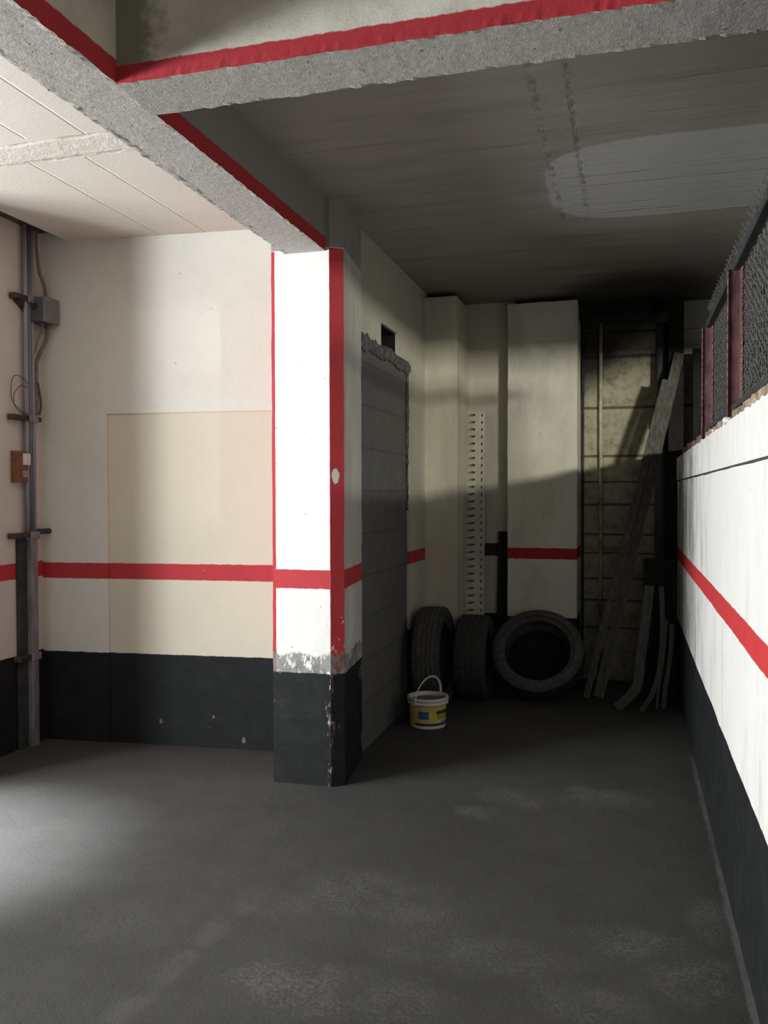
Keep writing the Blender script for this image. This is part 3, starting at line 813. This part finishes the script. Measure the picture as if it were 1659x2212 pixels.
# dark plank beside it
bm = bmesh.new(); box(bm, -.038, .036, -.015, .015, 0, 1.205); bevel(bm, .004, 2)
tag(obj('dark_plank', bm, M_wood_b, loc=(-.963, 6.725, 0), rot=(0, math.radians(1), 0)), 'short dark plank standing upright in the recess beside the end panel', 'plank')

# ------------------------------------------------------------------ end corner: pipes, planks, boards, bent strips
bm = bmesh.new(); sweep(bm, [(-.215, 7.082, .05), (-.212, 7.08, 1.2), (-.216, 7.082, 2.2), (-.214, 7.08, 2.86)], circ(.014, 12))
tag(obj('water_pipe', bm, M_pipe_t, smooth=True), 'thin stained vertical pipe fixed to the block end wall', 'pipe')
bm = bmesh.new(); sweep(bm, [(-.352, 7.085, .02), (-.352, 7.085, 2.86)], circ(.010, 10))
tag(obj('water_pipe', bm, M_steel_d, smooth=True), 'thin dark pipe in the corner of the end panel and block wall', 'pipe')
t = thing('drain_pipe', 'thick grey drain pipe rising behind the leaning planks', 'pipe', (.245, 7.045, 0))
bm = bmesh.new(); bmesh.ops.create_cone(bm, cap_ends=True, segments=28, radius1=.043, radius2=.043, depth=2.83, matrix=Matrix.Translation((0, 0, 1.415)))
obj('pipe_run', bm, M_pipe, t, smooth=True)
for z in (.9, 2.05):
    bm = bmesh.new(); bmesh.ops.create_cone(bm, cap_ends=True, segments=28, radius1=.050, radius2=.050, depth=.07, matrix=Matrix.Translation((0, 0, z)))
    obj('pipe_collar', bm, M_pipe, t, smooth=True)
bm = bmesh.new(); box(bm, .295, .405, 6.93, 7.1, 0, 3.0)  # dark box standing in for soot and shade in this corner
struct('column_shade', bm, M_soot, 'dark column added for the soot and shade in the corner beside the drain pipe', 'column')

def plank(name, a, b, w, th, mat, lab, group, twist=(0, -1, 0)):
    bm = bmesh.new()
    sweep(bm, [Vector(a).lerp(Vector(b), i/8) for i in range(9)], rect(w, th), up=twist)
    for v in bm.verts: v.co += mnoise.noise_vector(v.co*4)*.003
    bmesh.ops.bevel(bm, geom=[e for e in bm.edges if len(e.link_faces) == 2 and e.calc_face_angle() > 1], offset=.004, segments=1, affect='EDGES')
    return tag(obj(name, bm, mat), lab, 'plank', group)
G = 'long planks leaning at the passage end'
plank('long_plank', (-.205, 6.46, .005), (.372, 6.93, 2.567), .076, .030, M_wood_g, 'wide grey plank leaning up to the ceiling beside the fence end', G)
plank('long_plank', (-.292, 6.42, .005), (.268, 6.855, 2.36), .046, .030, M_wood_g, 'narrow grey plank leaning just in front of the stained thin pipe', G)
# dark sheets
bm = bmesh.new(); box(bm, 0, .235, 0, .03, 0, 1.03); bevel(bm, .004, 1)
tag(obj('dark_board', bm, M_wood_b, loc=(.105, 6.44, 0), rot=(math.radians(-5), 0, 0)), 'low blackened board leaning behind the bent strips beside the wall', 'board')
for k, (xa, xb, yy, zt, lab) in enumerate(((.465, .66, 6.70, 2.60, 'tall dark board standing behind the fence, nearest the pipe corner'), (.67, 1.05, 6.78, 2.66, 'tall dark board standing behind the fence, middle one of three'), (1.06, 1.60, 6.84, 2.72, 'tall dark board standing behind the fence, widest one'))):
    bm = bmesh.new(); box(bm, 0, xb-xa, 0, .035, 0, zt); bevel(bm, .004, 1)
    tag(obj('tall_board', bm, M_wood_b, loc=(xa, yy, 0), rot=(math.radians(-4), 0, 0)), lab, 'board', 'dark boards behind the fence')
def strip(pts, w, th, mat, lab, up=(0, -1, .0)):
    bm = bmesh.new(); sweep(bm, smooth_path(pts, 6), rect(w, th), up=up)
    return tag(obj('bent_strip', bm, mat), lab, 'strip', 'bent strips beside the half wall')
strip([(.148, 6.36, .845), (.120, 6.34, .58), (.088, 6.30, .32), (.066, 6.26, .155), (.005, 6.19, .075), (-.075, 6.12, .012)], .066, .012, M_strip, 'wide bent grey strip, the one farthest from the half wall')
strip([(.226, 6.33, .845), (.236, 6.31, .56), (.222, 6.27, .33), (.196, 6.23, .19), (.150, 6.16, .09), (.085, 6.06, .010)], .034, .012, M_strip, 'narrow bent grey strip curving at its foot, second from the planks')
strip([(.262, 6.27, .62), (.238, 6.24, .34), (.205, 6.20, .13), (.195, 6.18, .006)], .014, .010, M_strip, 'thinnest grey strip standing among the bent strips')
strip([(.298, 6.29, .585), (.284, 6.27, .35), (.252, 6.24, .14), (.242, 6.22, .006)], .030, .012, M_strip, 'short grey strip closest to the half wall')

# ------------------------------------------------------------------ mesh fence on the half wall
XF = .40
t = thing('wire_fence', 'mesh fence with red oxide posts standing on the white half wall', 'fence', (XF, 3.6, 1.80))
def angle_post(y):
    bm = bmesh.new()
    # face turned to the passage end plus a return leg
    box(bm, -.026, .026, -.003, .003, -.04, .585)
    box(bm, .021, .026, -.062, .003, -.04, .585)
    box(bm, -.026, -.021, -.012, .003, -.04, .585)
    return bm
for y in (1.22, 2.44, 3.66, 4.88):
    o = obj('post', angle_post(y), M_post, t, loc=(0, y-3.6, 0))
bm = bmesh.new(); sweep(bm, [(.012, -2.6, .598), (.012, 1.30, .598)], rect(.034, .034)); bevel(bm, .004, 1)
obj('top_rail', bm, M_steel_d, t)
bm = bmesh.new(); sweep(bm, [(-.004, -2.6, .035), (-.004, 1.30, .035)], rect(.012, .02))
obj('bottom_rail', bm, M_steel_d, t)
def mesh_panel():
    bm = bmesh.new()
    cw, ch = .036, .036
    ya, yb = -2.6, 1.30; za, zb = .02, .695
    nc = int((yb-ya)/cw); nr = int((zb-za)/ch*2)
    tw = .005
    for i in range(nc):
        yc = ya+i*cw
        top = zb+mnoise.noise(Vector((yc*7, 0, 0)))*.012
        prev = None
        for k in range(nr+1):
            z = za+k*ch/2
            if z > top: break
            s = 1 if (k+i) % 2 else -1
            y = yc+s*cw*.46
            x = .034+s*.004+(0 if z < .6 else (z-.6)*-.35)
            n = mnoise.noise(Vector((y*23, z*23, 1)))*.007
            a = [bm.verts.new((x+n, y-tw, z)), bm.verts.new((x+n-.004, y, z+.002)), bm.verts.new((x+n, y+tw, z))]
            if prev:
                for j in range(2): bm.faces.new((prev[j], prev[j+1], a[j+1], a[j]))
            prev = a
    return bm
o = obj('wire_mesh', mesh_panel(), M_mesh, t)
# loose mortar lumps at the foot of the posts
for (y, s, lab) in ((3.60, .030, 'pale mortar lump at the foot of the nearer visible fence post'), (4.15, .020, 'pale mortar lump on the wall top between the two visible posts')):
    bm = bmesh.new()
    bmesh.ops.create_icosphere(bm, subdivisions=3, radius=s, matrix=Matrix.Diagonal((.7, 1.4, .5, 1)))
    for v in bm.verts: v.co += mnoise.noise_vector(v.co*50)*.006
    tag(obj('mortar_lump', bm, M_top, loc=(XR+.012, y, 1.775+s*.3)), lab, 'mortar lump', 'mortar lumps on the wall top')

# ------------------------------------------------------------------ camera
F = 1850.0; W, Hh = 1659, 2212
vp = ((1357-829.5)/F, (1066-1106)/F)
D = Vector((vp[0], vp[1], 1)).normalized()
rl = math.radians(.2)
u0 = Vector((math.sin(rl), -math.cos(rl), 0)); U = (u0-D*u0.dot(D)).normalized(); X = D.cross(U)
if X.x < 0: X = -X
def w_(v): return Vector((X.dot(v), D.dot(v), U.dot(v)))
right = w_(Vector((1, 0, 0))); up = w_(Vector((0, -1, 0))); back = w_(Vector((0, 0, -1)))
cam = bpy.data.cameras.new('camera'); co = bpy.data.objects.new('camera', cam); COL.objects.link(co)
cam.sensor_fit = 'VERTICAL'; cam.sensor_height = 24; cam.sensor_width = 18; cam.lens = 24*F/Hh
cam.clip_start = .05
co.matrix_world = Matrix(((right.x, up.x, back.x, 0), (right.y, up.y, back.y, 0), (right.z, up.z, back.z, 1.5), (0, 0, 0, 1)))
sc.camera = co

# ------------------------------------------------------------------ light
def area(name, loc, aim, sx, sy, power, col=(1, 1, 1), spread=180):
    l = bpy.data.lights.new(name, 'AREA'); l.shape = 'RECTANGLE'; l.size = sx; l.size_y = sy; l.energy = power; l.color = col
    l.spread = math.radians(spread)
    o = bpy.data.objects.new(name, l); COL.objects.link(o); o.location = loc
    d = (Vector(aim)-Vector(loc)); o.rotation_euler = d.to_track_quat('-Z', 'Y').to_euler()
    return o
# daylight through the doorway on the left
area('doorway_daylight', (-5.5, 1.35, 1.80), (-1.5, 2.9, 1.75), 1.7, .9, 245, (.97, .99, .98))
sp = bpy.data.lights.new('floor_pool_spot', 'SPOT'); sp.energy = 2600; sp.spot_size = math.radians(34); sp.spot_blend = 1.0; sp.shadow_soft_size = .12; sp.color = (.93, .96, 1.0)  # spot added to make the pool of light on the left floor
so = bpy.data.objects.new('floor_pool_spot', sp); COL.objects.link(so); so.location = (-4.1, 2.3, 2.8)
so.rotation_euler = (Vector((-2.98, 2.84, 0))-so.location).to_track_quat('-Z', 'Y').to_euler()
# fill light added outside the doorway to brighten the cross beam front
area('cross_beam_fill', (-5.9, -.62, 1.95), (-.6, 2.6, 2.0), .9, .8, 250, (.95, .98, 1.0))
# ceiling lamp of the neighbouring aisle, shining over the half wall
area('aisle_lamp', (6.3, -3.4, 3.0), (-.6, 6.6, 2.3), 1.0, .34, 790, (1.0, .97, .84))
w = bpy.data.worlds.new('world'); sc.world = w; w.use_nodes = True
bg = w.node_tree.nodes['Background']; bg.inputs[0].default_value = (.95, .97, 1, 1); bg.inputs[1].default_value = .072

sc.view_settings.view_transform = 'Standard'; sc.view_settings.look = 'None'
sc.view_settings.gamma = 1; sc.view_settings.exposure = 0.15
sc.view_settings.use_curve_mapping = False
sc.cycles.max_bounces = 8; sc.cycles.diffuse_bounces = 5
sc.cycles.use_adaptive_sampling = True; sc.cycles.adaptive_threshold = .02
sc.cycles.use_denoising = True
